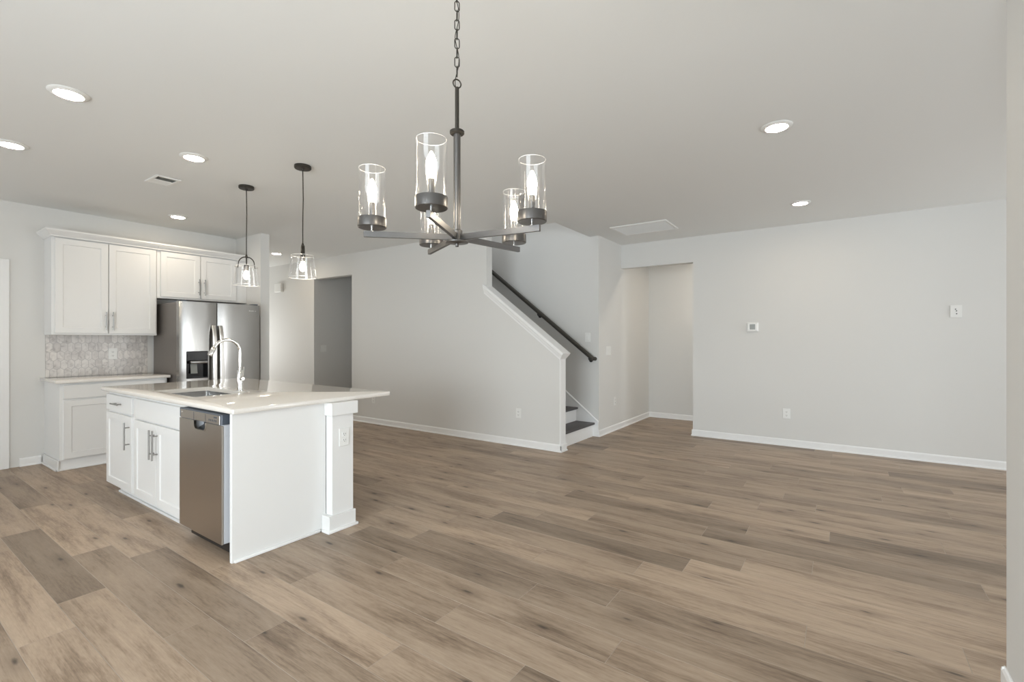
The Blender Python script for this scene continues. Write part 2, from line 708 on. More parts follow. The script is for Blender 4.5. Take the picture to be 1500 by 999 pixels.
window(3, 'x', XE + T / 2, 2.95, 4.45, .5, 2.3, 0)
window(4, 'x', XE + T / 2, 4.75, 6.6, .5, 2.3, 0)


# ------------------------------------------------------------------ baseboards
BH, BT = .086, .013


def board(bm, axis, face, sgn, a0, a1):
    """baseboard with an eased top and a shoe moulding; face = wall plane, sgn = outward side"""
    prof = [(0, 0), (.023, 0), (.023, .008), (.018, .016), (BT, .018), (BT, BH - .014), (BT - .005, BH - .004), (.003, BH), (0, BH)]
    pts = []
    for o, z in prof:
        q = face + sgn * o
        pts.append((q, a0, z) if axis == 'x' else (a0, q, z))
    prism(bm, pts, (0, a1 - a0, 0) if axis == 'x' else (a1 - a0, 0, 0))


b = nb()
board(b, 'x', XK, 1, 1.12, 1.283)
struct('baseboard_kitchen', b, 'trim')
b = nb()
board(b, 'y', YS, -1, OX1, -2.680)
board(b, 'y', YS, -1, XL, OX0)
struct('baseboard_stair', b, 'trim')
b = nb()
board(b, 'x', XH, 1, YW - .02, YF)
struct('baseboard_hall', b, 'trim')
b = nb()
board(b, 'y', YF, -1, XH, XE)
struct('baseboard_passage', b, 'trim')
b = nb()
board(b, 'y', YR, -1, RX0 - .012, XE)
board(b, 'x', RX0, -1, YR - .012, YR + T)
struct('baseboard_right', b, 'trim')
b = nb()
board(b, 'x', XD, -1, YB, YD + .012)
board(b, 'y', YD, 1, XD - .012, XE)
struct('baseboard_dining', b, 'trim')
b = nb()
board(b, 'x', XP, 1, YA - .01, YA2 + .01)
board(b, 'y', YA2, 1, XL, XP + .01)
struct('baseboard_alcove', b, 'trim')
b = nb()
board(b, 'x', OX0, 1, YSB, 7.4)
board(b, 'y', 7.4, -1, OX0, OX1)
struct('baseboard_corridor', b, 'trim')

# door on the kitchen wall (its casing's edge shows at the left)
b = nb()
box(b, XK, XK + .018, .98, 1.047, 0, 2.146, .003)
box(b, XK, XK + .018, .0, .067, 0, 2.146, .003)
box(b, XK, XK + .018, .067, .98, 2.079, 2.146, .003)
d1 = struct('door_1', b, 'trim')
b = nb()
box(b, XK, XK + .006, .067, .98, .01, 2.079)
for z0, z1 in ((.2, .95), (1.15, 1.95)):
    for y0, y1 in ((.17, .49), (.56, .88)):
        box(b, XK + .006, XK + .011, y0, y1, z0, z1, .003)
obj('door_leaf', b, 'trim', d1)
b = nb()
lathe(b, [(0, .06), (.024, .056), (.028, .045), (.02, .03), (.011, .026), (.011, .012), (.03, .011), (.03, .006), (0, .006)], (XK, .90, 1.0), 20, ax='x')
obj('door_handle', b, 'nickel', d1)

# ------------------------------------------------------------------ stairs
RISE, RUN = .190, .255
ST_Y0, ST_Y1 = YSB + .004, YW - .022
st = thing('staircase', 'staircase with charcoal treads and white risers behind the half wall', 'stairs', (-2.79, 5.49, 0))
XR1 = -2.785
NS = 14
for i in range(NS):
    xr = XR1 - i * RUN
    z = (i + 1) * RISE
    b = nb()
    box(b, xr - .02, xr, ST_Y0, ST_Y1, z - RISE, z - .028)
    obj('riser', b, 'trim', st, smooth=False)
    b = nb()
    box(b, xr - RUN - .0195, xr + .028, ST_Y0, ST_Y1, z - .028, z, .006, 2)
    obj('tread', b, 'tread', st)
b = nb()
ZK = lambda x: .205 + .775 * (-2.722 - x)        # top of the skirt board
xe = XR1 - NS * RUN
prism(b, [(-2.712, YW - .0005, 0), (-2.712, YW - .0005, .20), (-2.722, YW - .0005, .205), (xe, YW - .0005, ZK(xe)), (xe, YW - .0005, ZK(xe) - .45),
          (-2.83, YW - .0005, 0)], (0, -.021, 0))
box(b, -2.79, -2.708, YW - .024, YW - .004, 0, .19, .002)
sk = obj('skirt_board', b, 'trim', st, smooth=False)
b = nb()
tube(b, [(-2.716, YW - .016, .196), (-2.724, YW - .016, .211), (xe, YW - .016, ZK(xe) + .004)], .015, 8)
obj('skirt_moulding', b, 'trim', st)

# white end board and sloped cap of the half wall
b = nb()
box(b, -2.712, -2.698, YS - .006, YSB + .004, .0, CAPB(-2.712) + .015, .002)
box(b, -2.700, -2.682, YS - .013, YSB + .008, 0, BH, .003)
box(b, -2.700, -2.674, YS - .021, YSB + .012, 0, .017, .003)
struct('trim_1', b, 'trim')


def slope_cap():
    a = math.atan(SL)
    t = Vector((math.cos(a), 0, -math.sin(a)))
    n = Vector((math.sin(a), 0, math.cos(a)))
    yc = (YS + YSB) / 2
    hw = T / 2
    # section (y offset from the wall's middle, height above the underside line), crown-like flare
    half = [(hw + .010, 0), (hw + .012, .022), (hw + .020, .030), (hw + .026, .052), (hw + .034, .064), (hw + .034, .090), (hw + .030, .096)]
    sec = [(-y, h) for y, h in half] + [(y, h) for y, h in half[::-1]]
    p1 = Vector((-2.705, yc, CAPB(-2.705)))
    bm = nb()
    A, B = [], []
    x_up = XW - .04
    for y, h in sec:
        v = p1 + n * h + Vector((0, y, 0))
        A.append(bm.verts.new(v))
        # plumb cut at the upper end
        s = (x_up - v.x) / t.x
        B.append(bm.verts.new(v + t * s))
    m = len(sec)
    bm.faces.new(A)
    bm.faces.new(B[::-1])
    for i in range(m):
        bm.faces.new((A[i], A[(i + 1) % m], B[(i + 1) % m], B[i]))
    struct('trim_2', bm, 'trim')


slope_cap()

# handrail on the far wall of the stairs
RSL = .770
RZ = lambda x: 1.067 + RSL * (-2.770 - x)
YRL = 5.905
hr = thing('handrail', 'dark brown sloping handrail on wall brackets above the stairs', 'handrail', (-2.79, YRL, 1.06))
b = nb()
xt = -6.0
tube(b, [(xt, YRL, RZ(xt)), (-2.80, YRL, RZ(-2.80)), (-2.760, YRL, RZ(-2.760))], [.030, .030, .029], 14)
obj('rail', b, 'rail', hr)
b = nb()
tube(b, [(-2.800, YRL, RZ(-2.80)), (-2.775, YRL, RZ(-2.775)), (-2.765, YRL + .02, RZ(-2.765)), (-2.760, YW - .001, RZ(-2.76))], .026, 12)
obj('rail_return', b, 'rail', hr)
for xb in (-2.825, -3.645, -4.75, -5.7):
    b = nb()
    zb = RZ(xb) - .068
    lathe(b, [(0, -.006), (.026, -.006), (.030, 0), (.030, .004), (0, .004)], (xb, YW - .0055, zb), 18, ax='y')
    tube(b, [(xb, YW - .004, zb), (xb, YW - .045, zb), (xb, YRL + .008, zb + .012), (xb, YRL, zb + .045)], .009, 8)
    obj('bracket', b, 'black_plastic', hr)


# ------------------------------------------------------------------ cabinets
class Face:
    """maps (u along the front, v up, w outwards) into the world"""
    def __init__(s, axis, plane):
        s.axis, s.plane = axis, plane

    def __call__(s, u, v, w):
        return Vector((s.plane + w, u, v)) if s.axis == 'x' else Vector((u, s.plane - w, v))


def fbox(bm, F, u0, u1, v0, v1, w0, w1, bev=0):
    a, c = F(u0, v0, w0), F(u1, v1, w1)
    box(bm, a.x, c.x, a.y, c.y, a.z, c.z, bev)


def shaker(bm, F, u0, u1, v0, v1, w0=0.0, t=.020, st=.060, rec=.008):
    """one shaker panel: frame, sloped inner edge, recessed field, closed back"""
    def R(u_in, v_in, w):
        return [bm.verts.new(F(u, v, w)) for u, v in ((u0 + u_in, v0 + v_in), (u1 - u_in, v0 + v_in), (u1 - u_in, v1 - v_in), (u0 + u_in, v1 - v_in))]
    bk = R(0, 0, w0)
    e1 = R(0, 0, w0 + t - .002)
    e2 = R(.002, .002, w0 + t)
    i1 = R(st, st, w0 + t)
    i2 = R(st + .004, st + .004, w0 + t - rec)
    bm.faces.new(bk)
    for A, B in ((bk, e1), (e1, e2), (e2, i1), (i1, i2)):
        for k in range(4):
            bm.faces.new((A[k], A[(k + 1) % 4], B[(k + 1) % 4], B[k]))
    bm.faces.new(i2)


def slab(bm, F, u0, u1, v0, v1, w0=0.0, t=.020):
    fbox(bm, F, u0, u1, v0, v1, w0, w0 + t, .003)


def pull(bm, F, u, v, length, w0, vertical=True, r=.006, stand=.034):
    """bar pull centred on (u, v)"""
    h = length / 2
    if vertical:
        ends = [F(u, v - h, w0 + stand), F(u, v + h, w0 + stand)]
        feet = [(u, v - h * .62), (u, v + h * .62)]
    else:
        ends = [F(u - h, v, w0 + stand), F(u + h, v, w0 + stand)]
        feet = [(u - h * .62, v), (u + h * .62, v)]
    tube(bm, ends, r, 12)
    for fu, fv in feet:
        tube(bm, [F(fu, fv, w0), F(fu, fv, w0 + stand)], r * .8, 8)


def add_door(parent, F, u0, u1, v0, v1, hu=None, hv=None, hl=.2):
    b = nb()
    shaker(b, F, u0, u1, v0, v1)
    d = obj('door', b, 'cabinet', parent, smooth=False)
    if hu is not None:
        b = nb()
        pull(b, F, hu, hv, hl, .020)
        obj('handle', b, 'nickel', d)
    return d


# wall cabinets ---------------------------------------------------------
UF = -6.722                                     # carcass front (doors add 2 cm)
FU = Face('x', UF)


def wall_cabinet(name, label, y0, y1, z0, doors, left_end):
    t = thing(name, label, 'cabinet', (UF, (y0 + y1) / 2, z0))
    b = nb()
    box(b, XK + .0006, UF, y0, y1, z0, 2.43, .0015)
    obj('carcass', b, 'cabinet', t)
    for args in doors:
        add_door(t, FU, *args)
    # crown moulding, mitred round the open left end
    prof = [(.0, 2.395), (.012, 2.395), (.016, 2.408), (.030, 2.420), (.048, 2.438), (.056, 2.448), (.060, 2.452), (.060, 2.468), (0, 2.468)]
    b = nb()
    base = UF + .020
    A = [b.verts.new((base + o, y1, z)) for o, z in prof]
    Bv = [b.verts.new((base + o, (y0 - o) if left_end else y0, z)) for o, z in prof]
    m = len(prof)
    rows = [A, Bv]
    if left_end:
        rows.append([b.verts.new((XK + .0006, y0 - o, z)) for o, z in prof])
    for P, Q in zip(rows, rows[1:]):
        for i in range(m):
            b.faces.new((P[i], P[(i + 1) % m], Q[(i + 1) % m], Q[i]))
    b.faces.new(rows[0])
    b.faces.new(rows[-1][::-1])
    box(b, UF - .05, UF + .021, y0 + .001, y1 - .001, 2.428, 2.467)
    obj('crown_moulding', b, 'cabinet', t, smooth=False)
    return t


wall_cabinet('wall_cabinet', 'tall white two-door wall cabinet hanging above the tiled backsplash', 1.307, 2.227, 1.372,
             [(1.332, 1.766, 1.390, 2.385, 1.742, 1.527, .205), (1.774, 2.214, 1.390, 2.385, 1.803, 1.527, .205)], True)
wall_cabinet('wall_cabinet', 'short white two-door cabinet mounted over the refrigerator', 2.2285, YA - .0015, 1.822,
             [(2.262, 2.689, 1.842, 2.385, 2.668, 1.985, .205), (2.697, 3.125, 1.842, 2.385, 2.733, 1.985, .205)], False)

# base cabinet with its worktop ---------------------------------------------------
BF = -6.425
FB = Face('x', BF)
t = thing('base_cabinet', 'white base cabinet under the short worktop against the kitchen wall', 'cabinet', (BF, 1.77, 0))
b = nb()
box(b, XK + .0006, BF, 1.307, 2.227, .105, .883, .0015)
obj('carcass', b, 'cabinet', t)
b = nb()
box(b, XK + .024, BF - .075, 1.309, 2.225, 0, .1045)
# side skin reaching the floor, and shoe moulding
box(b, XK + .0245, BF - .0, 1.294, 1.3065, 0, .105, .002)
obj('plinth', b, 'cabinet', t, smooth=False)
b = nb()
box(b, BF - .075, BF - .02, 1.3067, 2.225, .0, .1046, .002)
box(b, BF - .02, BF - .005, 1.28, 2.225, 0, .018, .004)
box(b, XK + .0245, BF - .005, 1.279, 1.2938, 0, .018, .004)
obj('shoe_moulding', b, 'trim', t, smooth=False)
b = nb()
slab(b, FB, 1.335, 2.205, .722, .862)
obj('drawer', b, 'cabinet', t)
add_door(t, FB, 1.335, 1.766, .118, .706)
add_door(t, FB, 1.774, 2.205, .118, .706)

b = nb()
box(b, XK + .0006, -6.372, 1.272, 2.247, .884, .914, .003, 2)
tag(obj('worktop', b, 'quartz', loc=(-6.7, 1.76, .884)), 'short white quartz worktop below the tiled backsplash', 'worktop')

# elongated hexagon marble mosaic
b = nb()
box(b, XK + .0004, XK + .006, 1.315, 2.228, .9145, 1.3715)
cl = b.loops.layers.float_color.new('tile')
for f in b.faces:
    for lp in f.loops:
        lp[cl] = (0, 0, 0, 0)
tw, tp = .0585, .0940
rng = random.Random(3)
hw_, straight, pt = tw / 2 - .0017, .0346, .0225
row = 0
z = .861
while z < 1.42:
    y = 1.290 + (tw / 2 if row % 2 else 0)
    while y < 2.26:
        c = (rng.random(), rng.random(), rng.random(), 1)
        hexa = [(y - hw_, z - straight + .0), (y, z - straight - pt + .002), (y + hw_, z - straight), (y + hw_, z + straight), (y, z + straight + pt - .002), (y - hw_, z + straight)]
        # clip to the panel
        def clip(poly, ax, lim, sg):
            out = []
            for i in range(len(poly)):
                p, q = poly[i], poly[(i + 1) % len(poly)]
                ip, iq = sg * (p[ax] - lim) <= 0, sg * (q[ax] - lim) <= 0
                if ip:
                    out.append(p)
                if ip != iq:
                    tt = (lim - p[ax]) / (q[ax] - p[ax])
                    out.append((p[0] + tt * (q[0] - p[0]), p[1] + tt * (q[1] - p[1])))
            return out
        for ax, lim, sg in ((0, 2.2275, 1), (0, 1.3155, -1), (1, 1.3710, 1), (1, .9150, -1)):
            if len(hexa) > 2:
                hexa = clip(hexa, ax, lim, sg)
        if len(hexa) > 2:
            f0 = len(b.faces)
            lo = [b.verts.new((XK + .006, p[0], p[1])) for p in hexa]
            hi = [b.verts.new((XK + .0085, p[0], p[1])) for p in hexa]
            fs = [b.faces.new(hi)]
            for i in range(len(hexa)):
                fs.append(b.faces.new((lo[i], lo[(i + 1) % len(hexa)], hi[(i + 1) % len(hexa)], hi[i])))
            for f in fs:
                for lp in f.loops:
                    lp[cl] = c
        y += tw
    z += tp
    row += 1
bs = obj('backsplash', b, 'marble', loc=(XK, 1.77, .9145), smooth=False)
bs['kind'] = 'structure'

# ------------------------------------------------------------------ electrical plates


def plate(name, label, cat, F, u, v, w, h, kind, group=None, t=.006):
    """kind: 'outlet', 'switch' (n toggles) or 'blank'"""
    o = thing(name, label, cat, F(u, v, 0), group)
    b = nb()
    fbox(b, F, u - w / 2, u + w / 2, v - h / 2, v + h / 2, .0004, t, .002)
    obj('cover_plate', b, 'white_plastic', o)
    if kind == 'outlet':
        for dv in (-.021, .021):
            b = nb()
            fbox(b, F, u - .017, u + .017, v + dv - .0145, v + dv + .0145, t - .001, t + .002, .002)
            s = obj('socket', b, 'white_plastic', o)
            b = nb()
            for du in (-.007, .007):
                fbox(b, F, u + du - .0014, u + du + .0014, v + dv - .003, v + dv + .007, t + .0015, t + .0024)
            fbox(b, F, u - .0025, u + .0025, v + dv - .011, v + dv - .006, t + .0015, t + .0024)
            obj('slots', b, 'slot', s, smooth=False)
    elif isinstance(kind, int):
        for i in range(kind):
            uu = u + (i - (kind - 1) / 2) * .046
            b = nb()
            fbox(b, F, uu - .0165, uu + .0165, v - .033, v + .033, t - .001, t + .003, .002)
            obj('rocker', b, 'white_plastic', o)
    elif kind == 'media':
        b = nb()
        for du, dv in ((-.004, .022), (.003, .004), (.004, -.026)):
            c = F(u + du, v + dv, t)
            lathe(b, [(0, -.0015), (.006, -.0015), (.006, .001), (0, .001)], c, 14, ax='y')
        obj('ports', b, 'slot', o)
    return o


FR_ = Face('y', YR)
FS_ = Face('y', YS)
FW_ = Face('y', YW)
FH_ = Face('x', XH)
FKB = Face('x', XK + .0085)
plate('wall_outlet', 'small white outlet low on the wide right wall above the baseboard', 'outlet', FR_, -.552, .402, .082, .125, 'outlet')
plate('media_plate', 'white media plate with small ports high on the wide right wall', 'wall plate', FR_, 1.002, 1.621, .092, .130, 'media', t=.009)
plate('wall_outlet', 'white outlet low on the long wall left of the stair half wall end', 'outlet', FS_, -3.295, .405, .078, .120, 'outlet')
plate('wall_outlet', 'white outlet low on the long wall just under the island worktop corner', 'outlet', FS_, -6.055, .38, .078, .120, 'outlet')
plate('light_switch', 'white single switch on the stair wall just above the handrail end', 'switch', FW_, -2.875, 1.352, .080, .125, 1)
plate('light_switch', 'white wide switch plate on the hall return wall beside the stairs', 'switch', FH_, 6.305, 1.165, .165, .125, 3)
plate('wall_outlet', 'white outlet low on the hall return wall beside the stairs', 'outlet', FH_, 6.535, .425, .080, .125, 'outlet')
plate('light_switch', 'white double switch inside the dark corridor opening', 'switch', Face('x', OX0), 5.075, 1.163, .118, .122, 2)
plate('wall_outlet', 'white outlet on the marble mosaic backsplash', 'outlet', FKB, 1.888, 1.157, .082, .128, 'outlet')

# thermostat
o = thing('thermostat', 'small white thermostat with grey screen on the right wall', 'thermostat', (-.932, YR, 1.485))
b = nb()
fbox(b, FR_, -1.000, -.864, 1.425, 1.545, .0004, .010, .004)
fbox(b, FR_, -.992, -.872, 1.432, 1.538, .008, .030, .006)
obj('housing', b, 'white_plastic', o)
b = nb()
fbox(b, FR_, -.962, -.898, 1.452, 1.520, .029, .0315, .001)
obj('screen', b, 'grey_screen', o)

# door chime on the entry wall
o = thing('door_chime', 'white box-shaped door chime high on the wall by the entry', 'door chime', (-8.78, YS, 2.30))
b = nb()
fbox(b, FS_, -8.895, -8.665, 2.225, 2.385, .0004, .055, .008)
obj('cover', b, 'white_plastic', o)
b = nb()
for i in range(5):
    fbox(b, FS_, -8.86 + i * .042, -8.845 + i * .042, 2.255, 2.355, .0545, .0565)
obj('ribs', b, 'white_plastic', o, smooth=False)

# ------------------------------------------------------------------ refrigerator
fr = thing('refrigerator', 'stainless side-by-side refrigerator with ice dispenser in the alcove', 'refrigerator', (-6.6, 2.72, 0))
FY0, FY1, FSM = 2.272, 3.186, 2.674
FX = -6.200
b = nb()
box(b, -6.97, -6.285, FY0 + .004, FY1 - .004, .03, 1.755, .006)
obj('body', b, 'fridge_side', fr)
for y in (FY0 + .05, FY1 - .05):
    for x in (-6.9, -6.33):
        b = nb()
        lathe(b, [(0, 0), (.02, 0), (.02, .0305), (0, .0305)], (x, y, 0), 12)
        obj('foot', b, 'black_plastic', fr)
b = nb()
box(b, -6.284, -6.215, FY0 + .01, FY1 - .01, .035, .115, .004)
for i in range(6):
    box(b, -6.216, -6.211, FY0 + .06, FY1 - .06, .045 + i * .011, .050 + i * .011)
obj('kick_grille', b, 'slate_plastic', fr)


def fridge_door(y0, y1, z0, z1, hole=None):
    """slightly bowed door front; hole=(ya,yb,za,zb) leaves a dispenser recess"""
    bm = nb()
    ny = 12
    bow = lambda y: FX - .012 * (abs(2 * (y - y0) / (y1 - y0) - 1) ** 4)
    ys = sorted(set([y0, y0 + .006, y1 - .006, y1] + [y0 + (y1 - y0) * i / ny for i in range(1, ny)] + ([hole[0], hole[1]] if hole else [])))
    zs = sorted(set([z0, z1] + ([hole[2], hole[3]] if hole else [])))
    G = {}
    for i, y in enumerate(ys):
        for j, zz in enumerate(zs):
            G[i, j] = bm.verts.new((bow(y), y, zz))
    for i in range(len(ys) - 1):
        for j in range(len(zs) - 1):
            if hole and hole[0] - 1e-6 <= ys[i] < hole[1] - 1e-6 and hole[2] - 1e-6 <= zs[j] < hole[3] - 1e-6:
                continue
            bm.faces.new((G[i, j], G[i + 1, j], G[i + 1, j + 1], G[i, j + 1]))
    XBK = -6.282
    BK = {}
    for i, y in enumerate(ys):
        for j in (0, len(zs) - 1):
            BK[i, j] = bm.verts.new((XBK, y, zs[j]))
    n = len(zs) - 1
    for i in range(len(ys) - 1):
        bm.faces.new((G[i, 0], BK[i, 0], BK[i + 1, 0], G[i + 1, 0]))
        bm.faces.new((G[i, n], G[i + 1, n], BK[i + 1, n], BK[i, n]))
        bm.faces.new((BK[i, 0], BK[i, n], BK[i + 1, n], BK[i + 1, 0]))
    for i in (0, len(ys) - 1):
        bm.faces.new([G[i, j] for j in range(n + 1)] + [BK[i, n], BK[i, 0]])
    return bm


HOLE = (2.346, 2.566, .872, 1.184)
dl = obj('freezer_door', fridge_door(FY0, FSM - .004, .125, 1.765, HOLE), 'steel', fr)
dr = obj('fridge_door', fridge_door(FSM + .004, FY1, .125, 1.765), 'steel', fr)


def fridge_handle(y, parent):
    bm = nb()
    pts, z0, z1 = [], .42, 1.490
    for i in range(17):
        f = i / 16
        zz = z0 + (z1 - z0) * f
        k = 1 - abs(2 * f - 1) ** 6
        pts.append((FX + .016 + .040 * k, y, zz))
    tube(bm, pts, 1.0, sect=[(-.011, -.021), (-.011, .021), (.006, .021), (.011, .014), (.011, -.014), (.006, -.021)])
    for zz in (z0 + .02, z1 - .02):
        box(bm, FX - .004, FX + .030, y - .013, y + .013, zz - .018, zz + .018, .003)
    obj('handle', bm, 'bright_steel', parent)


fridge_handle(FSM - .050, dl)
fridge_handle(FSM + .028, dr)
# dispenser
dp = None
b = nb()
box(b, -6.262, -6.258, HOLE[0], HOLE[1], HOLE[2], HOLE[3])
box(b, -6.260, FX + .002, HOLE[0] - .004, HOLE[0] + .004, HOLE[2], HOLE[3], .001)
box(b, -6.260, FX + .002, HOLE[1] - .004, HOLE[1] + .004, HOLE[2], HOLE[3], .001)
box(b, -6.260, FX + .004, HOLE[0], HOLE[1], HOLE[2] - .004, HOLE[2] + .010, .001)
box(b, -6.260, FX + .002, HOLE[0], HOLE[1], HOLE[3] - .004, HOLE[3] + .004, .001)
dp = obj('dispenser_recess', b, 'gloss_black', dl, smooth=False)
b = nb()
box(b, -6.258, FX + .004, HOLE[0] + .004, HOLE[1] - .004, 1.078, HOLE[3] - .004, .002)
obj('control_panel', b, 'gloss_black', dl)
b = nb()
box(b, -6.245, FX + .010, HOLE[0] + .035, HOLE[1] - .002, 1.040, 1.074, .008, 2)
obj('nozzle_housing', b, 'nickel', dl)
b = nb()
prism(b, [(-6.232, 2.398, .925), (-6.232, 2.468, .925), (-6.248, 2.468, 1.042), (-6.248, 2.398, 1.042)], (.008, 0, 0))
obj('paddle', b, 'grey_screen', dl, smooth=False)
# maker's mark: an illegible row of tiny raised strokes
b = nb()
for i, w_ in enumerate((.011, .009, .010, .012, .009, .010, .011)):
    if i == 5:
        continue
    box(b, FX - .002, FX + .0008, 3.045 + i * .0125, 3.045 + i * .0125 + w_, 1.684, 1.692 + (.003 if i == 0 else 0))
obj('maker_mark', b, 'chrome', dr, smooth=False)
for y in (FY0 + .05, FY1 - .05):
    b = nb()
    box(b, -6.32, -6.21, y - .03, y + .03, 1.7655, 1.780, .004)
    obj('hinge_cover', b, 'slate_plastic', fr)

# ------------------------------------------------------------------ island
IF = 1.380                                     # carcass front (doors at 1.36)
FI = Face('y', IF)
IB = 2.120                                     # back of the cabinets


def toe(bm, x0, x1):
    box(bm, x0, x1, 1.440, 1.455, 0, .099)
    box(bm, x0, x1, 1.425, 1.4398, 0, .019, .004)


t = thing('island_cabinet', 'white island cabinet with one drawer above one door, far end of island', 'cabinet', (-4.92, 1.75, 0))
b = nb()
box(b, -5.218, -4.6055, IF, IB, .100, .882, .0015)
obj('carcass', b, 'cabinet', t)
b = nb()
toe(b, -5.145, -4.6055)
box(b, -5.145, -5.130, 1.455, IB, 0, .099)
obj('toe_kick', b, 'trim', t, smooth=False)
b = nb()
slab(b, FI, -5.212, -4.617, .722, .856)
dw_ = obj('drawer', b, 'cabinet', t)
b = nb()
pull(b, FI, -4.905, .789, .17, .020, vertical=False)
obj('handle', b, 'nickel', dw_)
add_door(t, FI, -5.212, -4.617, .098, .704, -4.660, .553, .216)

t = thing('sink_cabinet', 'white two-door sink cabinet in the island beside the dishwasher', 'cabinet', (-4.1, 1.75, 0))
b = nb()
x0_, x1_, th = -4.605, -3.622, .018
box(b, x0_, x0_ + th, IF + .0005, IB, .100, .882)
box(b, x1_ - th, x1_, IF + .0005, IB, .100, .882)
box(b, x0_ + th, x1_ - th, IF + .0005, IB, .100, .118)
box(b, x0_ + th, x1_ - th, IB - .012, IB, .118, .882)
box(b, x0_, x1_, IF, IF + .018, .855, .882)
box(b, x0_, x1_, IF, IF + .018, .100, .855)
obj('carcass', b, 'cabinet', t, smooth=False)
b = nb()
toe(b, -4.6053, -3.600)
obj('toe_kick', b, 'trim', t, smooth=False)
b = nb()
slab(b, FI, -4.565, -3.632, .706, .858)
obj('false_front', b, 'cabinet', t)
add_door(t, FI, -4.565, -4.124, .098, .692, -4.150, .551, .216)
add_door(t, FI, -4.117, -3.632, .098, .692, -4.092, .551, .216)

# dishwasher, standing a little proud of the cabinet fronts
dwt = thing('dishwasher', 'stainless dishwasher with pocket handle at the near end of the island', 'dishwasher', (-3.3, 1.70, 0))
DX0, DX1, DYF = -3.594, -3.004, 1.318
b = nb()
box(b, DX0 + .004, DX1 - .004, 1.385, 2.0, .02, .868, .004)
obj('tub', b, 'black_plastic', dwt)
b = nb()
box(b, DX0 + .02, DX1 - .02, 1.445, 1.46, .0, .10)
obj('toe_panel', b, 'black_plastic', dwt, smooth=False)  # black sheet standing in for the shadow under the dishwasher
b = nb()
box(b, DX0 + .001, DX1 - .001, DYF + .012, 1.384, .104, .745, .003)
for x0_, x1_ in ((DX0 + .001, -3.385), (-3.20, DX1 - .001)):
    box(b, x0_, x1_, DYF + .012, 1.384, .742, .812, .002)
obj('door_liner', b, 'liner', dwt)
b = nb()
# the hollow behind the pocket handle, its back sloping up and away
prism(b, [(-3.384, DYF + .0125, .746), (-3.384, DYF + .060, .775), (-3.384, DYF + .060, .812), (-3.384, 1.384, .812), (-3.384, 1.384, .746)], (.183, 0, 0))
obj('pocket_handle', b, 'graphite', dwt, smooth=False)
# steel front with a rounded notch for the pocket handle
NC, NW, ND = -3.292, .078, .050
pts = [(DX0, .104), (DX1, .104), (DX1, .808), (NC + NW, .808)]
pts += [(NC + NW - .028 + .028 * math.cos(a), .808 - ND + .028 - .028 * math.sin(a)) for a in [PI / 2 * i / 6 for i in range(7)]]
pts += [(NC - NW + .028 - .028 * math.sin(a), .808 - ND + .028 - .028 * math.cos(a)) for a in [PI / 2 * i / 6 for i in range(7)]]
pts += [(NC - NW, .808), (DX0, .808)]
b = nb()
prism(b, [(x, DYF, z) for x, z in pts], (0, .0115, 0))
front = obj('front_panel', b, 'dw_steel', dwt, smooth=False)
b = nb()
prism(b, [(x, DYF - .003, z) for x, z in
          [(NC + NW + .006, .806)] +
          [(NC + NW - .028 + .034 * math.cos(a), .808 - ND + .028 - .034 * math.sin(a)) for a in [PI / 2 * i / 8 for i in range(9)]] +
          [(NC - NW + .028 - .034 * math.sin(a), .808 - ND + .028 - .034 * math.cos(a)) for a in [PI / 2 * i / 8 for i in range(9)]] +
          [(NC - NW - .006, .806)] + [(NC - NW, .806)] +
          [(NC - NW + .028 - .028 * math.cos(a), .808 - ND + .028 - .028 * math.sin(a)) for a in [PI / 2 * i / 8 for i in range(9)]] +
          [(NC + NW - .028 + .028 * math.sin(a), .808 - ND + .028 - .028 * math.cos(a)) for a in [PI / 2 * i / 8 for i in range(9)]] +
          [(NC + NW, .806)]], (0, .012, 0))
obj('pocket_rim', b, 'dw_steel', dwt, smooth=False)
b = nb()
box(b, DX0, DX1, DYF + .001, 1.384, .813, .873, .003)
obj('console_housing', b, 'slate_plastic', dwt)
b = nb()
box(b, DX0 + .022, DX1 - .022, DYF - .002, DYF + .002, .813, .866, .0015)
con = obj('control_strip', b, 'dw_steel', dwt)
for x in (NC - NW - .004, NC + NW + .004):
    b = nb()
    box(b, x - .0015, x + .0015, DYF - .003, DYF - .001, .813, .862)
    obj('divider_groove', b, 'slate_plastic', con, smooth=False)
for i in range(5):
    b = nb()
    box(b, -3.165 + i * .022, -3.155 + i * .022, DYF - .003, DYF - .001, .826, .838)
    obj('button', b, 'slate_plastic', con, smooth=False)
b = nb()
box(b, -3.10, -3.06, DYF - .003, DYF - .001, .848, .856)
obj('display', b, 'slate_plastic', con, smooth=False)
b = nb()
box(b, DX0 + .034, DX0 + .060, DYF - .003, DYF - .001, .846, .852)
box(b, DX0 + .034, DX0 + .048, DYF - .003, DYF - .001, .839, .843)
obj('maker_mark', b, 'chrome', con, smooth=False)

# end panel, back panel, corner post
b = nb()
box(b, -2.965, -2.940, 1.345, 1.9665, 0, .8832, .0025)
ep = tag(obj('island_end_panel', b, 'cabinet', loc=(-2.95, 1.65, 0)), 'plain white end panel closing the island beside the dishwasher', 'panel')
b = nb()
box(b, -2.9398, -2.926, 1.357, 1.917, 0, .020, .005, 2)
obj('shoe_moulding', b, 'trim', ep)
b = nb()
box(b, -5.218, -2.986, IB + .0005, IB + .016, 0, .8832)
tag(obj('island_back_panel', b, 'cabinet', loc=(-4.1, IB, 0)), 'white panel across the rear of the island below the overhang', 'panel')

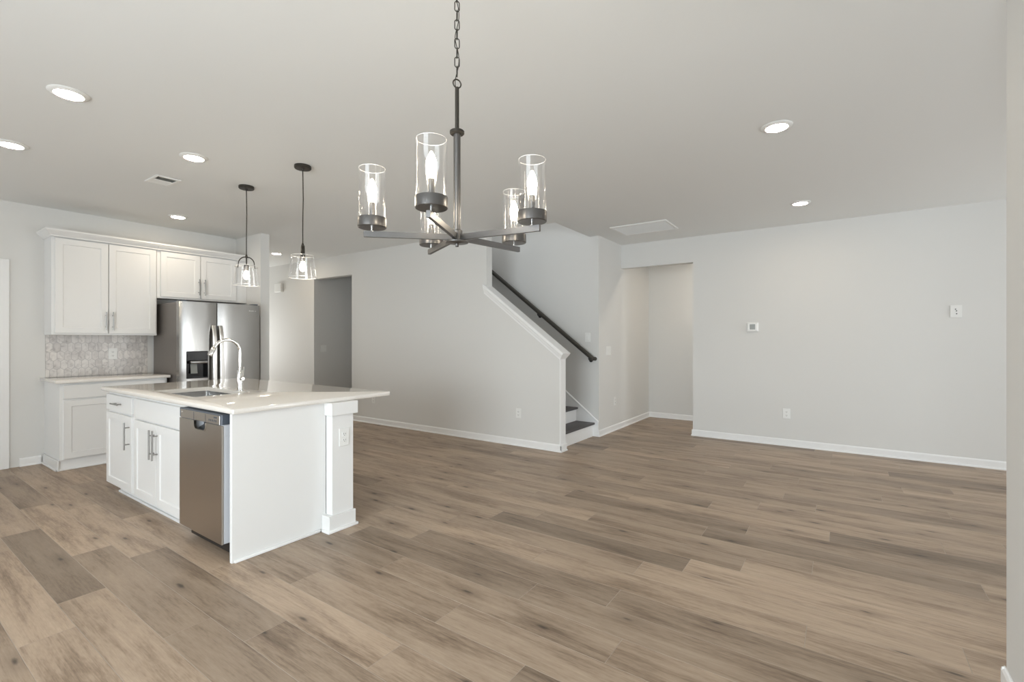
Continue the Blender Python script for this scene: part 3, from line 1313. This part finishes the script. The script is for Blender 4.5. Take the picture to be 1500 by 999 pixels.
po = thing('island_post', 'square white post with cap and base under the island overhang', 'post', (-2.93, 2.05, 0))
b = nb()
box(b, -2.985, -2.870, IB + .0165, 2.136, .10, .80)
box(b, -2.9395, -2.870, 1.967, 2.136, .10, .80, .001)
obj('shaft', b, 'cabinet', po, smooth=False)
b = nb()
box(b, -2.9397, -2.852, 1.953, 2.165, .796, .8832, .0015)
obj('cap', b, 'cabinet', po)
b = nb()
box(b, -2.9397, -2.852, 1.934, 2.146, 0, .112, .0015)
bs_ = obj('base', b, 'cabinet', po)
b = nb()
box(b, -2.9256, -2.838, 1.919, 2.160, 0, .019, .004, 2)
obj('shoe_moulding', b, 'trim', bs_)
FPOST = Face('x', -2.870)
plate('wall_outlet', 'white outlet on the island corner post', 'outlet', FPOST, 2.060, .637, .080, .125, 'outlet')

# worktop with an undermount sink cut-out
CX0, CX1, CY0, CY1, CZ0, CZ1 = -5.254, -2.900, 1.332, 2.506, .8838, .914
SX0, SX1, SY0, SY1 = -4.470, -3.755, 1.468, 1.846


def rrect(x0, x1, y0, y1, r, n=6):
    out = []
    for cx, cy, a0 in ((x1 - r, y0 + r, -PI / 2), (x1 - r, y1 - r, 0), (x0 + r, y1 - r, PI / 2), (x0 + r, y0 + r, PI)):
        out += [(cx + r * math.cos(a0 + PI / 2 * i / n), cy + r * math.sin(a0 + PI / 2 * i / n)) for i in range(n + 1)]
    return out


def ring_slab(bm, outer, inner, z0, z1, ease=.003):
    """slab between two same-length loops, eased outer edges"""
    def L(lp, z, off=0):
        cx = sum(p[0] for p in lp) / len(lp)
        cy = sum(p[1] for p in lp) / len(lp)
        return [bm.verts.new((x + (off if x < cx else -off), y + (off if y < cy else -off), z)) for x, y in lp]
    rows = [L(inner, z1), L(outer, z1, ease), L(outer, z1 - ease), L(outer, z0 + ease), L(outer, z0, ease), L(inner, z0)]
    n = len(outer)
    for A, B in zip(rows, rows[1:] + rows[:1]):
        for i in range(n):
            bm.faces.new((A[i], A[(i + 1) % n], B[(i + 1) % n], B[i]))


b = nb()
ring_slab(b, rrect(CX0, CX1, CY0, CY1, .012), rrect(SX0, SX1, SY0, SY1, .02), CZ0, CZ1)
tag(obj('island_worktop', b, 'quartz', loc=(-4.08, 1.92, CZ0), angle=50), 'long white quartz island worktop with an overhang and sink cut-out', 'worktop')

# sink basin
b = nb()
o_, i_ = rrect(SX0 - .02, SX1 + .02, SY0 - .02, SY1 + .02, .03), rrect(SX0 - .004, SX1 + .004, SY0 - .004, SY1 + .004, .022)
bot = rrect(SX0 + .012, SX1 - .012, SY0 + .012, SY1 - .012, .04)
rows = []
for lp, z in ((o_, CZ0 - .0005), (i_, CZ0 - .0005), (i_, .70), (bot, .672)):
    rows.append([b.verts.new((x, y, z)) for x, y in lp])
n = len(o_)
for A, B in zip(rows, rows[1:]):
    for i in range(n):
        b.faces.new((A[i], A[(i + 1) % n], B[(i + 1) % n], B[i]))
b.faces.new(rows[-1])
sk_o = thing('sink', 'undermount stainless steel sink basin set in the island worktop', 'sink', (-4.11, 1.657, .67))
obj('basin', b, 'sink_steel', sk_o, angle=60)
b = nb()
lathe(b, [(0, .001), (.030, .001), (.034, .004), (.045, .004), (.045, .0), (0, 0)], (-4.11, 1.70, .672), 24)
obj('drain', b, 'chrome', sk_o)

# faucet
fx, fy = -3.962, 1.876
fc = thing('faucet', 'polished gooseneck kitchen faucet behind the island sink', 'faucet', (fx, fy, .914))
b = nb()
lathe(b, [(0, 0), (.029, 0), (.029, .004), (.024, .007), (.0225, .05), (.0225, .155), (.020, .162), (0, .162)], (fx, fy, .9142), 28)
obj('body', b, 'chrome', fc)
b = nb()
R_ = .098
ctr = Vector((fx, fy - R_, 1.222))
pts = [(fx, fy, 1.070), (fx, fy, 1.15)] + arc(ctr, R_, 0, PI * .86, 22, (0, 1, 0), (0, 0, 1))
tip = Vector(pts[-1])
dirn = (Vector(pts[-1]) - Vector(pts[-2])).normalized()
tube(b, pts, .0125, 14)
obj('spout', b, 'chrome', fc)
b = nb()
tube(b, [tip, tip + dirn * .006, tip + dirn * .012, tip + dirn * .062, tip + dirn * .072], [.013, .0135, .0165, .0185, .0175], 16)
obj('spray_head', b, 'chrome', fc)
b = nb()
hz = .914 + .095
tube(b, [(fx + .018, fy, hz), (fx + .040, fy, hz), (fx + .050, fy, hz)], [.016, .016, .012], 14)
tube(b, [(fx + .040, fy, hz), (fx + .044, fy + .004, hz + .03), (fx + .042, fy + .01, hz + .095)], [.0065, .0060, .0048], 10)
obj('lever', b, 'chrome', fc)

# ------------------------------------------------------------------ ceiling fittings


def downlight(loc, label):
    c = thing('ceiling_light', label, 'ceiling light', loc, 'round white ceiling lights')
    b = nb()
    lathe(b, [(0, -.0003), (.094, -.0003), (.095, -.003), (.090, -.0065), (.069, -.0125), (.067, -.0125), (.067, -.009), (0, -.009)], loc, 40)
    obj('trim_ring', b, 'white_plastic', c)
    b = nb()
    lathe(b, [(0, -.0145), (.040, -.0142), (.064, -.0128), (.0665, -.0115), (.0665, -.0092), (0, -.0092)], loc, 40)
    obj('lens', b, 'lens', c)
    return c


dl0 = downlight((-3.660, .785, H), 'lit round ceiling light nearest the camera, over the kitchen floor')
for loc, lab in (((-4.957, .749, H), 'lit round ceiling light at the left edge, over the kitchen floor'),
                 ((-4.137, 1.614, H), 'lit round ceiling light just in front of the small ceiling vent'),
                 ((-6.275, 2.287, H), 'lit round ceiling light closest to the wall cabinets'),
                 ((-7.616, 4.181, H), 'lit round ceiling light beyond the refrigerator alcove, over the entry'),
                 ((-.350, 3.601, H), 'larger lit ceiling light over the open living area, nearer one'),
                 ((-.343, 5.745, H), 'smaller lit ceiling light near the wide right wall')):
    dup(dl0, loc, lab)
# one more of the same kind lights the passage behind the right wall (out of sight above the opening)
dup(dl0, (-1.30, 7.27, H), 'lit round ceiling light in the passage behind the right wall')
pl = bpy.data.lights.new('passage_lamp', 'AREA')
pl.shape, pl.size, pl.energy, pl.color = 'DISK', .12, 6, (1.0, .93, .84)
plo = bpy.data.objects.new('passage_lamp', pl)
COL.objects.link(plo)
plo.location = (-1.30, 7.27, H - .016)

# supply register over the kitchen
o = thing('ceiling_vent', 'small white slotted ceiling vent over the kitchen', 'vent', (-4.966, 1.690, H))
b = nb()
vx0, vx1, vy0, vy1 = -5.104, -4.828, 1.597, 1.787
ix0, ix1, iy0, iy1 = vx0 + .03, vx1 - .03, vy0 + .025, vy1 - .025
z0_, z1_ = H - .009, H - .0004
box(b, vx0, vx1, vy0, iy0, z0_, z1_, .003)
box(b, vx0, vx1, iy1, vy1, z0_, z1_, .003)
box(b, vx0, ix0, iy0, iy1, z0_, z1_, .003)
box(b, ix1, vx1, iy0, iy1, z0_, z1_, .003)
box(b, -4.972, -4.962, iy0, iy1, z0_, z1_)
obj('frame', b, 'white_plastic', o)
b = nb()
box(b, ix0, ix1, iy0, iy1, H - .0012, H - .0005)
obj('backing', b, 'grey_screen', o, smooth=False)
# two banks of vanes turned opposite ways
for (a, c_), lean in (((-4.960, ix1), 1), ((ix0, -4.974), -1)):
    b = nb()
    n_ = 7
    for i in range(n_):
        x = a + (c_ - a) * (i + .5) / n_
        dx = .0075 * lean
        prism(b, [(x - dx, iy0, H - .0025), (x - dx + .0012, iy0, H - .0025), (x + dx + .0012, iy0, H - .0085), (x + dx, iy0, H - .0085)], (0, iy1 - iy0, 0))
    obj('vanes', b, 'white_plastic', o, smooth=False)

# return-air grille over the living area
o = thing('return_grille', 'large white return-air grille on the ceiling near the stairs', 'vent', (-2.04, 5.90, H))
gx0, gx1, gy0, gy1 = -2.396, -1.690, 5.612, 6.14
b = nb()
z0_ = H - .016
fw = .028
box(b, gx0, gx1, gy0, gy0 + fw, z0_, z1_, .004)
box(b, gx0, gx1, gy1 - fw, gy1, z0_, z1_, .004)
box(b, gx0, gx0 + fw, gy0 + fw, gy1 - fw, z0_, z1_, .004)
box(b, gx1 - fw, gx1, gy0 + fw, gy1 - fw, z0_, z1_, .004)
obj('frame', b, 'white_plastic', o)
b = nb()
box(b, gx0 + fw, gx1 - fw, gy0 + fw, gy1 - fw, H - .0105, H - .0005)
obj('filter', b, 'grille', o, smooth=False)
b = nb()
n_ = 30
for i in range(n_):
    y = gy0 + fw + (gy1 - gy0 - 2 * fw) * (i + .5) / n_
    prism(b, [(gx0 + fw, y + .0075, H - .0108), (gx0 + fw, y + .0045, H - .0125), (gx0 + fw, y - .0050, H - .0145), (gx0 + fw, y - .0062, H - .0108)], (gx1 - gx0 - 2 * fw, 0, 0))
obj('louvres', b, 'grille', o, smooth=False)


# ------------------------------------------------------------------ island pendants


def pendant(x, y, ang, label):
    o = thing('pendant_light', label, 'pendant light', (x, y, H), 'clear glass pendants over the island')
    b = nb()
    lathe(b, [(0, -.0004), (.064, -.0004), (.065, -.004), (.065, -.020), (.061, -.025), (.012, -.026), (.008, -.036), (0, -.036)], (x, y, H), 36)
    obj('canopy', b, 'bronze', o)
    b = nb()
    zt, zs = 2.086, 2.010
    wob = [(.0, 0), (.004, .0), (.005, .001), (.002, 0), (0, 0), (0, 0)]
    n_ = len(wob) - 1
    tube(b, [(x + wob[i][0], y + wob[i][1], H - .034 + (zt + .020 - H + .034) * i / n_) for i in range(n_ + 1)], .0042, 8)
    obj('cord', b, 'bronze', o)
    b = nb()
    lathe(b, [(0, .024), (.006, .024), (.010, .010), (.011, -.006), (.006, -.008), (.0055, -.078), (0, -.078)], (x, y, zt), 16)
    obj('stem', b, 'bronze', o)
    d = Vector((math.cos(ang), math.sin(ang), 0))
    e = Vector((-d.y, d.x, 0))
    # bail: a strap bent over the socket, legs reaching into the shade
    rb = .064
    cb = Vector((x, y, zt - rb + .002))
    pts = [cb - d * rb * 1.10 - Vector((0, 0, .040))] + arc(cb, rb, PI, 0, 18, d, (0, 0, 1)) + [cb + d * rb * 1.10 - Vector((0, 0, .040))]
    b = nb()
    hw2, th2 = .012, .0038
    A = None
    for i, p in enumerate(pts):
        tg = (Vector(pts[min(i + 1, len(pts) - 1)]) - Vector(pts[max(i - 1, 0)])).normalized()
        nn = tg.cross(e).normalized()
        Q = [b.verts.new(Vector(p) + e * sx * hw2 + nn * sy * th2) for sx, sy in ((-1, -1), (1, -1), (1, 1), (-1, 1))]
        if A:
            for k in range(4):
                b.faces.new((A[k], A[(k + 1) % 4], Q[(k + 1) % 4], Q[k]))
        else:
            b.faces.new(Q)
        A = Q
    b.faces.new(A[::-1])
    bail = obj('bail', b, 'bronze', o)
    for sg in (-1, 1):
        b = nb()
        p = cb + d * sg * rb * 1.09 - Vector((0, 0, .032))
        tube(b, [p, p + d * sg * .026], .0035, 8)
        obj('pin', b, 'brass_screw', bail)
    b = nb()
    lathe(b, [(0, .004), (.017, .004), (.020, 0), (.020, -.046), (.018, -.050), (0, -.050)], (x, y, zs), 24)
    obj('socket', b, 'graphite', o)
    b = nb()
    lathe(b, [(0, -.050), (.012, -.050), (.016, -.062), (.023, -.080), (.0255, -.098), (.022, -.116), (.012, -.128), (0, -.132)], (x, y, zs), 24)
    obj('bulb', b, 'bulb', o)
    b = nb()
    z1, z2 = 2.008, 1.829
    lathe(b, [(.086, z1 - 0), (.1095, z2), (.1068, z2 + .0005), (.0834, z1 - .0)], (x, y, 0), 48, closed=True)
    gs = obj('glass_shade', b, 'glass', o)
    for rr_, zz_, nm, tk in ((.1082, z2, 'lower_rim', .0017), (.0847, z1, 'upper_rim', .0013)):
        b = nb()
        tube(b, [(x + rr_ * math.cos(2 * PI * k / 48), y + rr_ * math.sin(2 * PI * k / 48), zz_) for k in range(48)], tk, 8, closed=True)
        obj(nm, b, 'rim', gs)
    return o


pendant(-4.528, 2.201, math.atan2(4.528, 2.201), 'clear glass pendant with visible arched strap, nearer the refrigerator')
pendant(-3.616, 2.205, math.atan2(2.205, -3.616) + .06, 'clear glass pendant with strap seen edge-on, nearer the chandelier')

# ------------------------------------------------------------------ chandelier
CHX, CHY = -1.168, 1.325
ch = thing('chandelier', 'five-arm dark metal chandelier with clear glass cylinder shades on a chain', 'chandelier', (CHX, CHY, H))
ZA0, ZA1 = 1.688, 1.709
b = nb()
lathe(b, [(0, -.0004), (.066, -.0004), (.068, -.004), (.066, -.018), (.02, -.026), (.012, -.040), (0, -.040)], (CHX, CHY, H), 36)
obj('canopy', b, 'bronze', ch)
# chain
b = nb()
zc, k = H - .030, 0
ringz = 2.268
pitch = .0345
yaw0 = 0.6069
while zc - pitch > ringz + .020:
    ctr = Vector((CHX, CHY, zc - .0205))
    a = yaw0 + .25 if k % 2 == 0 else yaw0 + .25 + PI / 2
    d = Vector((math.cos(a), math.sin(a), 0))
    pts = []
    for s, sg in ((1, 1), (-1, -1)):
        for i in range(9):
            an = PI * i / 8
            if s == 1:
                pts.append(ctr + d * .0085 * math.cos(an) + Vector((0, 0, .0105 + .0085 * math.sin(an))))
            else:
                pts.append(ctr - d * .0085 * math.cos(an) - Vector((0, 0, .0105 + .0085 * math.sin(an))))
    tube(b, pts, .0019, 6, closed=True)
    zc -= pitch
    k += 1
a = yaw0 + .5
d = Vector((math.cos(a), math.sin(a), 0))
tube(b, arc((CHX, CHY, ringz), .0155, 0, 2 * PI * 23 / 24, 23, d, (0, 0, 1)), .0026, 8, closed=True)
obj('chain', b, 'bronze', ch)
b = nb()
pts = []
for i in range(60):
    f = i / 59
    a = 5.5 * PI * f
    pts.append((CHX + .007 * math.cos(a), CHY + .007 * math.sin(a), H - .036 + (2.25 - H + .036) * f))
tube(b, pts, .0016, 6)
obj('wire', b, 'bronze', ch)
# stem
b = nb()
lathe(b, [(0, 2.254), (.0076, 2.254), (.0076, 2.092), (0, 2.092)], (CHX, CHY, 0), 18)
lathe(b, [(0, 2.094), (.024, 2.094), (.027, 2.091), (.027, 2.083), (.024, 2.080), (0, 2.080)], (CHX, CHY, 0), 30)
obj('upper_rod', b, 'bronze', ch)
b = nb()
lathe(b, [(0, 2.0795), (.0132, 2.0795), (.0132, 1.722), (0, 1.722)], (CHX, CHY, 0), 24)
obj('stem', b, 'graphite', ch)
b = nb()
lathe(b, [(0, 1.725), (.017, 1.725), (.020, 1.722), (.020, 1.684), (.040, 1.684), (.042, 1.682), (.042, 1.678), (.010, 1.676), (.0065, 1.674), (.0065, 1.664), (0, 1.662)], (CHX, CHY, 0), 36)
obj('hub', b, 'graphite', ch)
RC = .304
base_ang = math.radians(189.7) + .6069
for i in range(5):
    a = base_ang + i * 2 * PI / 5
    d = Vector((math.cos(a), math.sin(a), 0))
    e = Vector((-d.y, d.x, 0))
    o0 = Vector((CHX, CHY, 0))
    b = nb()
    w2 = .0065
    p = [o0 + d * .012 - e * w2, o0 + d * .333 - e * w2, o0 + d * .333 + e * w2, o0 + d * .012 + e * w2]
    prism(b, [q + Vector((0, 0, ZA0)) for q in p], (0, 0, ZA1 - ZA0))
    arm = obj('arm', b, 'graphite', ch, smooth=False)
    c = o0 + d * RC
    b = nb()
    lathe(b, [(0, ZA1 - .012), (.0055, ZA1 - .012), (.0055, 1.724), (0, 1.724)], c, 14)
    obj('stud', b, 'chrome', arm)
    b = nb()
    lathe(b, [(0, 1.721), (.048, 1.721), (.0505, 1.7235), (.0505, 1.7555), (.0495, 1.757), (.0445, 1.757), (.0445, 1.728), (0, 1.728)], c, 40)
    cup = obj('cup', b, 'graphite', ch)
    b = nb()
    lathe(b, [(0, 1.7285), (.0100, 1.7285), (.0100, 1.812), (.0085, 1.814), (0, 1.814)], c, 18)
    obj('candle_sleeve', b, 'graphite', cup)
    b = nb()
    lathe(b, [(0, 1.814), (.0080, 1.814), (.0095, 1.822), (.0150, 1.836), (.0175, 1.850), (.0155, 1.868), (.0090, 1.886), (.0030, 1.897), (0, 1.899)], c, 20)
    obj('bulb', b, 'bulb', cup)
    b = nb()
    lathe(b, [(.0478, 1.7575), (.0478, 1.933), (.0470, 1.9345), (.0456, 1.9345), (.0448, 1.933), (.0448, 1.7575)], c, 48, closed=True)
    gs = obj('glass_shade', b, 'glass', ch)
    b = nb()
    tube(b, [(c.x + .0463 * math.cos(2 * PI * k / 48), c.y + .0463 * math.sin(2 * PI * k / 48), 1.9345) for k in range(48)], .0007, 8, closed=True)
    obj('rim', b, 'rim', gs)
